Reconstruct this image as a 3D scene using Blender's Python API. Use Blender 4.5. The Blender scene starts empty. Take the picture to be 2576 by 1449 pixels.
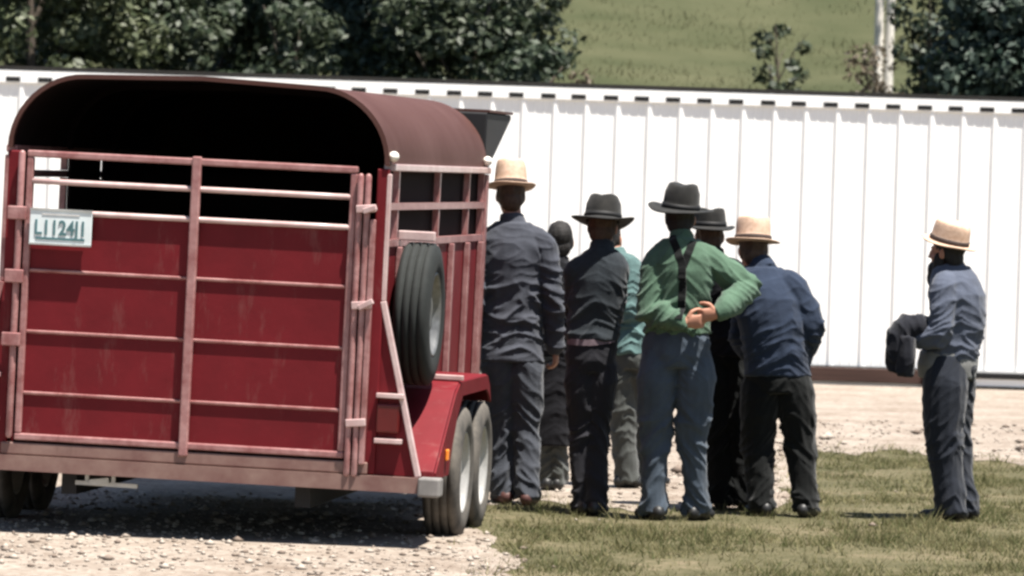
import bpy, bmesh, math, random
import numpy as np
from mathutils import Vector, Matrix, noise
from mathutils.bvhtree import BVHTree
from mathutils.geometry import delaunay_2d_cdt

random.seed(7)
RNG = np.random.default_rng(7)
R = math.radians
S = bpy.context.scene

# ------------------------------------------------------------------ camera, world, sun
CAM_Z, FPX, ROLL, PITCH = 1.97, 13950.0, 1.8, 1.197
cam_d = bpy.data.cameras.new('camera')
cam = bpy.data.objects.new('camera', cam_d)
S.collection.objects.link(cam)
cam_d.sensor_width = 36.0
cam_d.lens = FPX / 2576 * 36.0
cam_d.clip_end = 2000
cam.matrix_world = Matrix.Translation((0, 0, CAM_Z)) @ Matrix.Rotation(R(90 - PITCH), 4, 'X') @ Matrix.Rotation(R(ROLL), 4, 'Z')
cam_d.dof.use_dof = True
cam_d.dof.focus_distance = 29.5
cam_d.dof.aperture_fstop = 6.3
S.camera = cam

SUN_DIR = Vector((0.22, -0.19, 0.95)).normalized()      # towards the sun
sun_el = math.asin(SUN_DIR.z)
sun_az = math.atan2(SUN_DIR.x, SUN_DIR.y)
W = bpy.data.worlds.new('World')
S.world = W
W.use_nodes = True
nt = W.node_tree
sky = nt.nodes.new('ShaderNodeTexSky')
sky.sky_type = 'NISHITA'
sky.sun_disc = False
sky.sun_elevation = sun_el
sky.sun_rotation = sun_az
bg = nt.nodes['Background']
bg.inputs['Strength'].default_value = 0.042
nt.links.new(sky.outputs['Color'], bg.inputs['Color'])
sl = bpy.data.lights.new('sun', 'SUN')
sl.energy = 4.1
sl.angle = R(0.5)
sl.color = (1.0, 0.95, 0.88)
so = bpy.data.objects.new('sun', sl)
S.collection.objects.link(so)
so.rotation_euler = (-SUN_DIR).to_track_quat('-Z', 'Y').to_euler()
S.view_settings.view_transform = 'Standard'
S.view_settings.look = 'None'
S.view_settings.gamma = 1.0
S.view_settings.exposure = 1.75
S.cycles.filter_width = 2.7
S.cycles.max_bounces = 6

_c, _s = math.cos(R(ROLL)), math.sin(R(ROLL))
def at(px, py, D):
    """world point that stands at distance D in the direction measured in the photograph (2576 px wide)"""
    dx, dy = px - 1288.0, py - 724.5
    u, v = dx * _c + dy * _s, -dx * _s + dy * _c
    return Vector((u * D / FPX, D, CAM_Z - (v + FPX * math.tan(R(PITCH))) * D / FPX))

# ------------------------------------------------------------------ helpers
def link(o):
    S.collection.objects.link(o)
    return o
def tag(o, label=None, cat=None, group=None, kind=None):
    if label: o['label'] = label
    if cat: o['category'] = cat
    if group: o['group'] = group
    if kind: o['kind'] = kind
    return o
def empty(name, loc, rot=(0, 0, 0)):
    o = link(bpy.data.objects.new(name, None))
    o.location = loc
    o.rotation_euler = rot
    o.empty_display_size = 0.1
    return o
def obj(name, bm, mats, parent=None, smooth=False, bevel=0):
    me = bpy.data.meshes.new(name)
    if isinstance(bm, bmesh.types.BMesh):
        bmesh.ops.recalc_face_normals(bm, faces=bm.faces)
        bm.to_mesh(me)
        bm.free()
    else:
        me = bm
        me.name = name
    for m in (mats if isinstance(mats, (list, tuple)) else [mats]):
        me.materials.append(m)
    if smooth:
        me.polygons.foreach_set('use_smooth', [True] * len(me.polygons))
    o = link(bpy.data.objects.new(name, me))
    if parent: o.parent = parent
    if bevel:
        b = o.modifiers.new('bevel', 'BEVEL')
        b.width = bevel
        b.segments = 2
        b.limit_method = 'ANGLE'
    return o
def box(bm, x0, x1, y0, y1, z0, z1):
    v = [bm.verts.new(p) for p in ((x0,y0,z0),(x1,y0,z0),(x1,y1,z0),(x0,y1,z0),(x0,y0,z1),(x1,y0,z1),(x1,y1,z1),(x0,y1,z1))]
    for f in ((0,3,2,1),(4,5,6,7),(0,1,5,4),(1,2,6,5),(2,3,7,6),(3,0,4,7)):
        bm.faces.new([v[i] for i in f])
    return bm
def bx(*a):
    return box(bmesh.new(), *a)
def bar(bm, a, b, w, h=None, up=(0, 0, 1)):
    """rectangular bar from a to b"""
    a, b = Vector(a), Vector(b)
    h = h or w
    d = (b - a).normalized()
    s = d.cross(Vector(up))
    if s.length < 1e-4: s = d.cross(Vector((0, 1, 0)))
    s.normalize()
    t = s.cross(d)
    vs = []
    for p in (a, b):
        for q in ((-1,-1),(1,-1),(1,1),(-1,1)):
            vs.append(bm.verts.new(p + s*q[0]*w/2 + t*q[1]*h/2))
    for f in ((0,1,2,3),(7,6,5,4),(0,4,5,1),(1,5,6,2),(2,6,7,3),(3,7,4,0)):
        bm.faces.new([vs[i] for i in f])
    return bm
def prism(bm, prof, axis, a, b):
    """closed 2-D outline extruded between a and b along axis (0=x: prof is (y,z); 1=y: prof is (x,z))"""
    def P(p, t):
        return (t, p[0], p[1]) if axis == 0 else (p[0], t, p[1])
    A = [bm.verts.new(P(p, a)) for p in prof]
    B = [bm.verts.new(P(p, b)) for p in prof]
    n = len(prof)
    bm.faces.new(A); bm.faces.new(B[::-1])
    for i in range(n):
        bm.faces.new((A[i], A[(i+1) % n], B[(i+1) % n], B[i]))
    return bm
def lathe(bm, prof, axis='x', c=(0, 0, 0), n=40):
    """profile (t along axis, radius)"""
    rings = []
    for t, r in prof:
        ring = []
        for k in range(n):
            a = 2*math.pi*k/n
            p = (t, r*math.cos(a), r*math.sin(a)) if axis == 'x' else (r*math.cos(a), r*math.sin(a), t)
            ring.append(bm.verts.new(Vector(p) + Vector(c)))
        rings.append(ring)
    for A, B in zip(rings, rings[1:]):
        for k in range(n):
            bm.faces.new((A[k], A[(k+1) % n], B[(k+1) % n], B[k]))
    return bm
def ring_loft(bm, rings, cap=True):
    """rings: list of (centre, axis a, axis b) elliptical sections"""
    n = 20
    L = []
    for c, a, b in rings:
        L.append([bm.verts.new(c + a*math.cos(2*math.pi*k/n) + b*math.sin(2*math.pi*k/n)) for k in range(n)])
    for A, B in zip(L, L[1:]):
        for k in range(n):
            bm.faces.new((A[k], A[(k+1) % n], B[(k+1) % n], B[k]))
    if cap:
        bm.faces.new(L[0][::-1]); bm.faces.new(L[-1])
    return bm
def tube(bm, pts, rad, round_ends=True, flat=1.0, n=14):
    """tapered tube through points with a radius each; rounded ends"""
    pts = [Vector(p) for p in pts]
    P, Q = [], []
    # subdivide smoothly
    for i in range(len(pts) - 1):
        for k in range(4):
            t = k / 4
            P.append(pts[i].lerp(pts[i+1], t)); Q.append(rad[i] + (rad[i+1] - rad[i]) * t)
    P.append(pts[-1]); Q.append(rad[-1])
    for _ in range(1 if len(pts) > 2 else 0):
        P = [P[0]] + [(P[i-1] + P[i]*2 + P[i+1]) / 4 for i in range(1, len(P)-1)] + [P[-1]]
    d0, d1 = (P[0] - P[1]).normalized(), (P[-1] - P[-2]).normalized()
    if round_ends:
        P = [P[0] + d0*Q[0]*.95, P[0] + d0*Q[0]*.6] + P + [P[-1] + d1*Q[-1]*.6, P[-1] + d1*Q[-1]*.95]
        Q = [Q[0]*.3, Q[0]*.8] + Q + [Q[-1]*.8, Q[-1]*.3]
    L = []
    ref = Vector((0.3, 1, 0.1)).normalized()
    for i, p in enumerate(P):
        d = (P[min(i+1, len(P)-1)] - P[max(i-1, 0)]).normalized()
        s = (ref - d*ref.dot(d))
        if s.length < 1e-3: s = d.orthogonal()
        s.normalize(); ref = s
        t = d.cross(s)
        L.append([bm.verts.new(p + s*Q[i]*flat*math.cos(2*math.pi*k/n) + t*Q[i]*math.sin(2*math.pi*k/n)) for k in range(n)])
    for A, B in zip(L, L[1:]):
        for k in range(n):
            bm.faces.new((A[k], A[(k+1) % n], B[(k+1) % n], B[k]))
    bm.faces.new(L[0][::-1]); bm.faces.new(L[-1])
    return bm
def blob(bm, c, w, f, u, rw, rf, ru):
    """ellipsoid with axes w, f, u"""
    r = bmesh.ops.create_uvsphere(bm, u_segments=16, v_segments=10, radius=1.0)
    for v in r['verts']:
        p = v.co.copy()
        v.co = Vector(c) + w*p.x*rw + f*p.y*rf + u*p.z*ru
    return bm
def fuse(bm, voxel, it=4):
    """voxel-fuse closed shells into one continuous surface"""
    bmesh.ops.recalc_face_normals(bm, faces=bm.faces)
    me = bpy.data.meshes.new('tmp')
    bm.to_mesh(me); bm.free()
    o = link(bpy.data.objects.new('tmp', me))
    m = o.modifiers.new('r', 'REMESH'); m.mode = 'VOXEL'; m.voxel_size = voxel; m.adaptivity = 0
    m = o.modifiers.new('s', 'SMOOTH'); m.factor = .5; m.iterations = it
    dg = bpy.context.evaluated_depsgraph_get(); dg.update()
    out = bpy.data.meshes.new_from_object(o.evaluated_get(dg))
    bpy.data.objects.remove(o); bpy.data.meshes.remove(me)
    return out
def displace(me, fn):
    n = len(me.vertices)
    co = np.empty(n*3, 'f'); me.vertices.foreach_get('co', co); co = co.reshape(-1, 3)
    no = np.empty(n*3, 'f'); me.vertices.foreach_get('normal', no); no = no.reshape(-1, 3)
    d = np.array([fn(co[i]) for i in range(n)], 'f')
    me.vertices.foreach_set('co', (co + no*d[:, None]).ravel())
    me.update()
    return me

# ------------------------------------------------------------------ materials
def mat(name, col, rough=.7, metal=0, var=.15, scale=6, bump=0, bscale=60, spec=.4, col2=None, sheen=0, obj_coords=True, island=0, stretch=None, trans=0, dust=None):
    m = bpy.data.materials.new(name)
    m.use_nodes = True
    t = m.node_tree
    b = t.nodes['Principled BSDF']
    b.inputs['Roughness'].default_value = rough
    b.inputs['Metallic'].default_value = metal
    b.inputs['Specular IOR Level'].default_value = spec
    if sheen: b.inputs['Sheen Weight'].default_value = sheen
    tc = t.nodes.new('ShaderNodeTexCoord')
    mp = t.nodes.new('ShaderNodeMapping')
    if stretch: mp.inputs['Scale'].default_value = stretch
    t.links.new(tc.outputs['Object'], mp.inputs['Vector'])
    n = t.nodes.new('ShaderNodeTexNoise')
    n.inputs['Scale'].default_value = scale; n.inputs['Detail'].default_value = 6; n.inputs['Roughness'].default_value = .65
    t.links.new(mp.outputs['Vector'], n.inputs['Vector'])
    ramp = t.nodes.new('ShaderNodeValToRGB')
    c2 = col2 or tuple(min(1, c*(1+var*1.6)) for c in col)
    c1 = col if col2 else tuple(c*(1-var) for c in col)
    ramp.color_ramp.elements[0].position = .32; ramp.color_ramp.elements[1].position = .68
    ramp.color_ramp.elements[0].color = (*c1, 1); ramp.color_ramp.elements[1].color = (*c2, 1)
    src = n.outputs['Fac']
    if island:
        g = t.nodes.new('ShaderNodeNewGeometry')
        mx = t.nodes.new('ShaderNodeMix')
        mx.inputs[0].default_value = island
        t.links.new(n.outputs['Fac'], mx.inputs[2]); t.links.new(g.outputs['Random Per Island'], mx.inputs[3])
        src = mx.outputs[0]
    t.links.new(src, ramp.inputs['Fac'])
    t.links.new(ramp.outputs['Color'], b.inputs['Base Color'])
    if dust:                                    # scuffs, mud spatter and worn spots
        m3 = t.nodes.new('ShaderNodeMapping'); m3.inputs['Scale'].default_value = (9, 9, 2.2)
        n3 = t.nodes.new('ShaderNodeTexNoise'); n3.inputs['Scale'].default_value = 1.0; n3.inputs['Detail'].default_value = 9; n3.inputs['Roughness'].default_value = .75
        r3 = t.nodes.new('ShaderNodeValToRGB'); r3.color_ramp.elements[0].position = .56; r3.color_ramp.elements[1].position = .80
        r3.color_ramp.elements[1].color = (.6, .6, .6, 1)
        x3 = t.nodes.new('ShaderNodeMix'); x3.data_type = 'RGBA'
        t.links.new(tc.outputs['Object'], m3.inputs['Vector']); t.links.new(m3.outputs['Vector'], n3.inputs['Vector']); t.links.new(n3.outputs['Fac'], r3.inputs['Fac'])
        t.links.new(r3.outputs['Color'], x3.inputs[0]); t.links.new(ramp.outputs['Color'], x3.inputs[6]); x3.inputs[7].default_value = (*dust, 1)
        t.links.new(x3.outputs[2], b.inputs['Base Color'])
    if bump:
        n2 = t.nodes.new('ShaderNodeTexNoise'); n2.inputs['Scale'].default_value = bscale; n2.inputs['Detail'].default_value = 4
        t.links.new(mp.outputs['Vector'], n2.inputs['Vector'])
        bp = t.nodes.new('ShaderNodeBump'); bp.inputs['Strength'].default_value = bump; bp.inputs['Distance'].default_value = .02
        t.links.new(n2.outputs['Fac'], bp.inputs['Height']); t.links.new(bp.outputs['Normal'], b.inputs['Normal'])
    if trans:
        b.inputs['Transmission Weight'].default_value = 0
        tr = t.nodes.new('ShaderNodeBsdfTranslucent'); ms = t.nodes.new('ShaderNodeMixShader')
        ms.inputs[0].default_value = trans
        t.links.new(ramp.outputs['Color'], tr.inputs['Color'])
        t.links.new(b.outputs[0], ms.inputs[1]); t.links.new(tr.outputs[0], ms.inputs[2])
        t.links.new(ms.outputs[0], t.nodes['Material Output'].inputs['Surface'])
    return m

M = {}
M['red'] = mat('red_paint', (.112, .0055, .009), .6, spec=.2, dust=(.19, .085, .075), var=.12, scale=2.5, bump=.12, bscale=7)
M['rail'] = mat('dusty_sunlit_red_rail', (.20, .070, .068), .34, col2=(.36, .20, .19), scale=9, spec=.5, dust=(.09, .035, .02), bump=.1, bscale=30)  # dusty red, with sunlight on the tubes mixed into the pink
M['railpale'] = mat('worn_sunlit_rail', (.38, .24, .23), .30, col2=(.54, .42, .40), scale=7, spec=.5)  # worn rail, sun highlights put into the paler colour
M['roof'] = mat('roof_paint', (.058, .024, .019), .6, col2=(.085, .042, .036), scale=1.6, spec=.12)
M['inner'] = mat('inner_shade', (.010, .006, .006), .9, spec=.1)  # near-black base colour stands in for the shade inside the trailer
M['bumper'] = mat('bumper_dust', (.13, .060, .052), .7, col2=(.22, .14, .115), scale=5, dust=(.08, .05, .04))
M['steel'] = mat('bare_steel', (.42, .42, .40), .45, metal=.6, var=.2)
M['rubber'] = mat('rubber', (.010, .012, .011), .85, var=.2, scale=20)
M['rubberdust'] = mat('dusty_rubber', (.035, .033, .030), .9, col2=(.12, .105, .088), scale=8)
M['rim'] = mat('rim_paint', (.36, .35, .33), .45, metal=.2, var=.2)
M['greycap'] = mat('weathered_cap', (.17, .16, .15), .7, var=.25)
M['rimdark'] = mat('old_rim', (.16, .16, .155), .4, metal=.5, var=.35, scale=9)
M['black'] = mat('black_paint', (.006, .006, .007), .7)
M['lens_red'] = mat('lens_red', (.085, .006, .006), .3)
M['lens_amber'] = mat('lens_amber', (.75, .22, .03), .25)
M['lens_white'] = mat('lens_white', (.75, .70, .62), .3, var=.05)
M['plate'] = mat('plate_white', (.62, .68, .68), .45, var=.05)
M['plate_ink'] = mat('plate_ink', (.07, .15, .16), .6)
M['shed'] = mat('white_metal', (.82, .82, .80), .55, var=.04, scale=1.5)
M['slot'] = mat('slot_dark', (.004, .004, .004), .8)
M['shedroof'] = mat('dark_roof_edge', (.015, .014, .012), .8)
M['wood'] = mat('brown_board', (.032, .014, .010), .85, col2=(.062, .032, .024), scale=5, stretch=(.3, 1, 6))
M['greymetal'] = mat('grey_metal', (.50, .49, .47), .5, var=.08)
M['skin'] = mat('skin', (.36, .17, .11), .6, var=.1, scale=20)
M['eye'] = mat('eye_dark', (.02, .015, .012), .3)
M['straw'] = mat('straw', (.42, .275, .19), .8, col2=(.56, .40, .30), scale=40, bump=.3, bscale=250)
M['bandtan'] = mat('hat_band_dark', (.035, .022, .018), .8)
M['felt'] = mat('black_felt', (.009, .009, .009), .9, col2=(.022, .021, .019), scale=14, sheen=.1, spec=.15)
M['bandblack'] = mat('hat_band_black', (.006, .006, .006), .7)
M['hair'] = mat('dark_hair', (.009, .007, .006), .7, var=.3, scale=40, bump=.4, bscale=120)
M['hairbrown'] = mat('brown_hair', (.055, .03, .017), .7, var=.3, scale=40, bump=.4, bscale=120)
def cloth(name, c, v=.14): return mat(name, tuple(q*.72 for q in c), .92, var=v, scale=7, bump=.22, bscale=180, spec=.12, sheen=.12)
M['coatgrey'] = cloth('grey_coat', (.066, .071, .088))
M['trougrey'] = cloth('slate_trousers', (.060, .066, .080))
M['charcoal'] = cloth('charcoal_shirt', (.030, .037, .044))
M['coatdark'] = cloth('dark_coat', (.017, .018, .024))
M['trouplum'] = cloth('dark_trousers', (.022, .022, .027))
M['green'] = cloth('green_shirt', (.084, .146, .098), .2)
M['troublue'] = cloth('bluegrey_trousers', (.066, .086, .112))
M['teal'] = cloth('teal_shirt', (.10, .17, .165))
M['trouolive'] = cloth('grey_trousers', (.075, .08, .075))
M['blackcloth'] = cloth('black_cloth', (.007, .008, .008))
M['blackwool'] = cloth('black_wool', (.009, .009, .012))
M['navyshirt'] = cloth('blue_shirt', (.026, .038, .066))
M['greyblue'] = cloth('grey_blue_shirt', (.090, .104, .142))
M['navytrou'] = cloth('navy_trousers', (.022, .026, .036))
M['greycloth'] = cloth('grey_cloth', (.22, .22, .21))
M['leather'] = mat('brown_leather', (.07, .028, .024), .6)
M['leatherblack'] = mat('black_leather', (.012, .012, .012), .5)
M['waist'] = cloth('faded_waistband', (.20, .15, .17))
M['bark'] = mat('bark', (.07, .055, .042), .9, bump=.5, bscale=20)
M['birch'] = mat('pale_bark', (.62, .58, .52), .8, var=.15, scale=8, bump=.3, bscale=20)
M['twig'] = mat('dead_twig', (.11, .085, .07), .9)

def leafmat(name, a, b, trans=.25):
    return mat(name, a, .55, col2=b, scale=.9, island=.65, spec=.35, trans=trans)
M['leaf_dark'] = leafmat('leaf_dark', (.015, .027, .014), (.060, .080, .050))
M['leaf_mid'] = leafmat('leaf_mid', (.020, .033, .015), (.072, .088, .054))
M['leaf_light'] = leafmat('leaf_light', (.042, .055, .023), (.100, .114, .060))
M['leaf_blue'] = leafmat('leaf_blue', (.017, .032, .022), (.072, .098, .075))
M['leaf_dry'] = leafmat('leaf_dry', (.07, .055, .035), (.15, .12, .085))

# ground: mottled soil and short turf
def ground_mat():
    m = bpy.data.materials.new('turf_soil'); m.use_nodes = True
    t = m.node_tree; b = t.nodes['Principled BSDF']; b.inputs['Roughness'].default_value = .95
    b.inputs['Specular IOR Level'].default_value = .1
    tc = t.nodes.new('ShaderNodeTexCoord')
    n1 = t.nodes.new('ShaderNodeTexNoise'); n1.inputs['Scale'].default_value = .9; n1.inputs['Detail'].default_value = 8; n1.inputs['Roughness'].default_value = .7
    r = t.nodes.new('ShaderNodeValToRGB'); e = r.color_ramp.elements
    e[0].position = .40; e[0].color = (.040, .040, .018, 1)
    e[1].position = .62; e[1].color = (.17, .135, .090, 1)
    x = e.new(.52); x.color = (.092, .082, .046, 1)
    n2 = t.nodes.new('ShaderNodeTexNoise'); n2.inputs['Scale'].default_value = 30; n2.inputs['Detail'].default_value = 5
    bp = t.nodes.new('ShaderNodeBump'); bp.inputs['Strength'].default_value = .6; bp.inputs['Distance'].default_value = .03
    for n in (n1, n2): t.links.new(tc.outputs['Object'], n.inputs['Vector'])
    n3 = t.nodes.new('ShaderNodeTexNoise'); n3.inputs['Scale'].default_value = 14; n3.inputs['Detail'].default_value = 8; n3.inputs['Roughness'].default_value = .8
    t.links.new(tc.outputs['Object'], n3.inputs['Vector'])
    mm = t.nodes.new('ShaderNodeMix'); mm.inputs[0].default_value = .55
    t.links.new(n1.outputs['Fac'], mm.inputs[2]); t.links.new(n3.outputs['Fac'], mm.inputs[3])
    t.links.new(mm.outputs[0], r.inputs['Fac']); t.links.new(r.outputs['Color'], b.inputs['Base Color'])
    t.links.new(n2.outputs['Fac'], bp.inputs['Height']); t.links.new(bp.outputs['Normal'], b.inputs['Normal'])
    return m
def hill_mat():
    m = bpy.data.materials.new('hill_grass'); m.use_nodes = True
    t = m.node_tree; b = t.nodes['Principled BSDF']; b.inputs['Roughness'].default_value = .95
    b.inputs['Specular IOR Level'].default_value = .1
    tc = t.nodes.new('ShaderNodeTexCoord')
    n1 = t.nodes.new('ShaderNodeTexNoise'); n1.inputs['Scale'].default_value = .55; n1.inputs['Detail'].default_value = 7; n1.inputs['Roughness'].default_value = .6
    r = t.nodes.new('ShaderNodeValToRGB'); e = r.color_ramp.elements
    e[0].position = .30; e[0].color = (.038, .044, .020, 1)
    e[1].position = .70; e[1].color = (.066, .067, .035, 1)
    t.links.new(tc.outputs['Object'], n1.inputs['Vector'])
    t.links.new(n1.outputs['Fac'], r.inputs['Fac']); t.links.new(r.outputs['Color'], b.inputs['Base Color'])
    return m
def gravel_mat():
    m = bpy.data.materials.new('pale_gravel'); m.use_nodes = True
    t = m.node_tree; b = t.nodes['Principled BSDF']; b.inputs['Roughness'].default_value = .95
    b.inputs['Specular IOR Level'].default_value = .15
    tc = t.nodes.new('ShaderNodeTexCoord')
    v = t.nodes.new('ShaderNodeTexVoronoi'); v.inputs['Scale'].default_value = 26
    n1 = t.nodes.new('ShaderNodeTexNoise'); n1.inputs['Scale'].default_value = 1.3; n1.inputs['Detail'].default_value = 8; n1.inputs['Roughness'].default_value = .7
    for n in (v, n1): t.links.new(tc.outputs['Object'], n.inputs['Vector'])
    r1 = t.nodes.new('ShaderNodeValToRGB'); e = r1.color_ramp.elements
    e[0].position = .30; e[0].color = (.19, .150, .118, 1); e[1].position = .58; e[1].color = (.30, .262, .222, 1)
    r2 = t.nodes.new('ShaderNodeValToRGB'); e = r2.color_ramp.elements
    e[0].position = 0; e[0].color = (.62, .58, .55, 1); e[1].position = 1; e[1].color = (1, 1, 1, 1)
    sep = t.nodes.new('ShaderNodeSeparateColor')
    t.links.new(v.outputs['Color'], sep.inputs['Color']); t.links.new(sep.outputs[0], r2.inputs['Fac'])
    t.links.new(n1.outputs['Fac'], r1.inputs['Fac'])
    mx = t.nodes.new('ShaderNodeMix'); mx.data_type = 'RGBA'; mx.blend_type = 'MULTIPLY'; mx.inputs[0].default_value = 1
    t.links.new(r1.outputs['Color'], mx.inputs[6]); t.links.new(r2.outputs['Color'], mx.inputs[7])
    t.links.new(mx.outputs[2], b.inputs['Base Color'])
    bp = t.nodes.new('ShaderNodeBump'); bp.inputs['Strength'].default_value = .5; bp.inputs['Distance'].default_value = .02
    t.links.new(v.outputs['Distance'], bp.inputs['Height']); t.links.new(bp.outputs['Normal'], b.inputs['Normal'])
    return m
M['ground'], M['hill'], M['gravel'] = ground_mat(), hill_mat(), gravel_mat()
M['grass'] = mat('grass_blades', (.055, .068, .022), .8, col2=(.215, .190, .100), scale=1.3, island=.4, spec=.2, trans=.4)
M['stone'] = mat('pale_stone', (.15, .115, .09), .9, col2=(.33, .285, .24), scale=3, island=.8)

# ------------------------------------------------------------------ ground, gravel, hill
tag(obj('ground', bx(-400, 400, -30, 700, -.6, 0), M['ground']), kind='structure')

def fbm(x, y, s=1.0, seed=0):
    return noise.fractal(Vector((x*s + seed, y*s - seed, seed*.37)), 1.0, 2.0, 4)

def back_edge(x):      # where the grass ends behind the men
    if x < -.05: return 30.8 + (x+.05)*.3
    if x < 1.75: return 32.9 + .3*x
    if x < 2.05: return 33.4 + (x - 1.75)/.3*4.8
    return 38.2 + .25*(x-2.05)
def gravel_outline():
    pts = []
    fr = [(-14, 12), (-.6, 12), (.02, 25), (.12, 27), (.02, 28.5), (-.12, 30), (-.30, 31.3), (-.18, 32.3), (.1, 32.6), (.9, 33.0), (1.72, 33.5), (2.0, 38.0), (2.2, 40.2), (2.9, 40.4), (3.3, 39.2), (4, 39.2), (9, 40), (16, 41), (16, 53.9), (-14, 53.9)]
    for (a, b), (c, d) in zip(fr, fr[1:] + fr[:1]):
        n = max(1, int(math.hypot(c-a, d-b) / .08)) if 20 < b < 42 and a > -2 and d < 42 else 1
        for k in range(n):
            t = k / n
            x, y = a + (c-a)*t, b + (d-b)*t
            if n > 1:
                x += .12*fbm(x, y, 2.2, 3) + .05*fbm(x, y, 9, 5)
                y += (1.0 if y < 36 else 1.7)*fbm(x, y, 1.6, 9) + .4*fbm(x, y, 8, 15)
            pts.append((x, y))
    return pts
GO = gravel_outline()
bm = bmesh.new()
_v, _e, _f, *_ = delaunay_2d_cdt([Vector(p) for p in GO], [], [list(range(len(GO)))], 1, 1e-5)
_v = [bm.verts.new((p.x, p.y, .004)) for p in _v]
for t in _f: bm.faces.new([_v[i] for i in t])
tag(obj('gravel_lot', bm, M['gravel']), kind='structure')

GA = np.array(GO)
def in_gravel(x, y):
    """vectorised point in polygon"""
    inside = np.zeros(len(x), bool)
    x0, y0 = GA[:, 0], GA[:, 1]
    x1, y1 = np.roll(x0, -1), np.roll(y0, -1)
    for a, b, c, d in zip(x0, y0, x1, y1):
        if b == d: continue
        cond = ((b > y) != (d > y)) & (x < (c - a) * (y - b) / (d - b) + a)
        inside ^= cond
    return inside

def hz(x, y):
    return max(0, (y - 61) * .165) + .35*fbm(x, y, .07, 2) * min(1, max(0, (y-61)/8))
bm = bmesh.new()
xs = np.linspace(-60, 60, 61); ys = np.linspace(60, 230, 86)
grid = [[bm.verts.new((x, y, hz(x, y) + (.003 if y < 61.5 else .02))) for x in xs] for y in ys]
for A, B in zip(grid, grid[1:]):
    for k in range(len(xs)-1):
        bm.faces.new((A[k], A[k+1], B[k+1], B[k]))
tag(obj('hill', bm, M['hill'], smooth=True), kind='structure')

def mesh_np(name, verts, faces, k):
    me = bpy.data.meshes.new(name)
    nv, nf = len(verts), len(faces)
    me.vertices.add(nv); me.loops.add(nf*k); me.polygons.add(nf)
    me.vertices.foreach_set('co', np.asarray(verts, 'f').ravel())
    me.loops.foreach_set('vertex_index', np.asarray(faces, 'i').ravel())
    me.polygons.foreach_set('loop_start', np.arange(nf, dtype='i')*k)
    me.update(calc_edges=True)
    return me

def blades(name, x, y, z, h, w, material, lean=.5):
    n = len(x)
    a = RNG.uniform(0, 2*np.pi, n)
    dx, dy = np.cos(a)*w/2, np.sin(a)*w/2
    la = RNG.uniform(0, 2*np.pi, n); ll = RNG.uniform(.1, lean, n)*h
    v = np.empty((n, 3, 3))
    v[:, 0] = np.stack([x-dx, y-dy, z], 1)
    v[:, 1] = np.stack([x+dx, y+dy, z], 1)
    v[:, 2] = np.stack([x+np.cos(la)*ll, y+np.sin(la)*ll, z+h], 1)
    f = np.arange(n*3).reshape(-1, 3)
    return obj(name, mesh_np(name, v.reshape(-1, 3), f, 3), material)

# grass in front, short and patchy, thinning out over the gravel edge
N = 330000
gx = RNG.uniform(-1.0, 5.5, N); gy = RNG.uniform(25, 42.5, N)
ing = in_gravel(gx, gy)
near = ~in_gravel(gx + .22, gy) | ~in_gravel(gx, gy - .7) | ~in_gravel(gx, gy + .7)
far_in = in_gravel(gx - .15, gy) | in_gravel(gx, gy + .5) | in_gravel(gx, gy - .4)
patch = np.array([fbm(a, b*.55, 1.7, 21) for a, b in zip(gx, gy)])
tuft = np.array([fbm(a, b, 5.5, 51) for a, b in zip(gx, gy)])
dens = np.clip(.60 + 1.1*patch + .5*tuft, .12, 1)
dens = np.where(ing, np.where(near, .22*np.clip(tuft*2.2, 0, 1), .004), dens*np.where(far_in, .6, 1))
keep = RNG.uniform(0, 1, N) < dens
gx, gy, patch, tuft, ing = gx[keep], gy[keep], patch[keep], tuft[keep], ing[keep]
hh = RNG.uniform(.010, .030, len(gx)) * (.75 + .7*np.clip(patch + .3, 0, 1)) + np.clip(tuft - .12, 0, 1)*RNG.uniform(.02, .16, len(gx))
tag(blades('grass', gx, gy, np.full(len(gx), -.005), hh, RNG.uniform(.004, .011, len(gx)), M['grass'], 1.5),
    'short patchy grass around the men and in the near right corner', 'grass', kind='stuff')
# rough tufts on the hillside
N = 22000
gx = RNG.uniform(-2, 9, N); gy = RNG.uniform(74, 96, N)
gz = np.array([hz(a, b) for a, b in zip(gx, gy)])
d = np.array([fbm(a, b, .6, 31) for a, b in zip(gx, gy)])
k = RNG.uniform(0, 1, N) < .5 + .4*d
M['hillblade'] = mat('hill_blades', (.070, .075, .033), .85, col2=(.115, .113, .064), scale=.5, island=.3, spec=.1, trans=.4)
tag(blades('hill_grass', gx[k], gy[k], gz[k], RNG.uniform(.04, .12, k.sum()), RNG.uniform(.012, .03, k.sum()), M['hillblade'], 1.0),
    'long meadow grass on the hillside above the white shed', 'grass', kind='stuff')
# loose stones
N = 9000
gx = np.concatenate([RNG.uniform(-3.4, .3, N//2), RNG.uniform(-.5, 4.5, N//2)]); gy = np.concatenate([RNG.uniform(26.5, 33, N//2), RNG.uniform(31, 46, N//2)])
k = in_gravel(gx, gy) | (RNG.uniform(0, 1, N) < .02)
gx, gy = gx[k], gy[k]; n = len(gx)
oc = np.array([(1,0,0),(-1,0,0),(0,1,0),(0,-1,0),(0,0,1),(0,0,-1)], float)
of = np.array([(0,2,4),(2,1,4),(1,3,4),(3,0,4),(2,0,5),(1,2,5),(3,1,5),(0,3,5)])
sz = RNG.gamma(1.6, .0045, n).clip(.004, .028)
v = oc[None]*RNG.uniform(.6, 1.3, (n, 6, 1))*sz[:, None, None]*np.array([1.2, 1.2, .7])
v = v + np.stack([gx, gy, .004 + sz*.3], 1)[:, None]
big = (gy > 36) & (RNG.uniform(0, 1, n) < .12)
v = np.where(big[:, None, None], (v - np.stack([gx, gy, 0*gx], 1)[:, None])*2.2 + np.stack([gx, gy, 0*gx], 1)[:, None], v)
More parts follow.
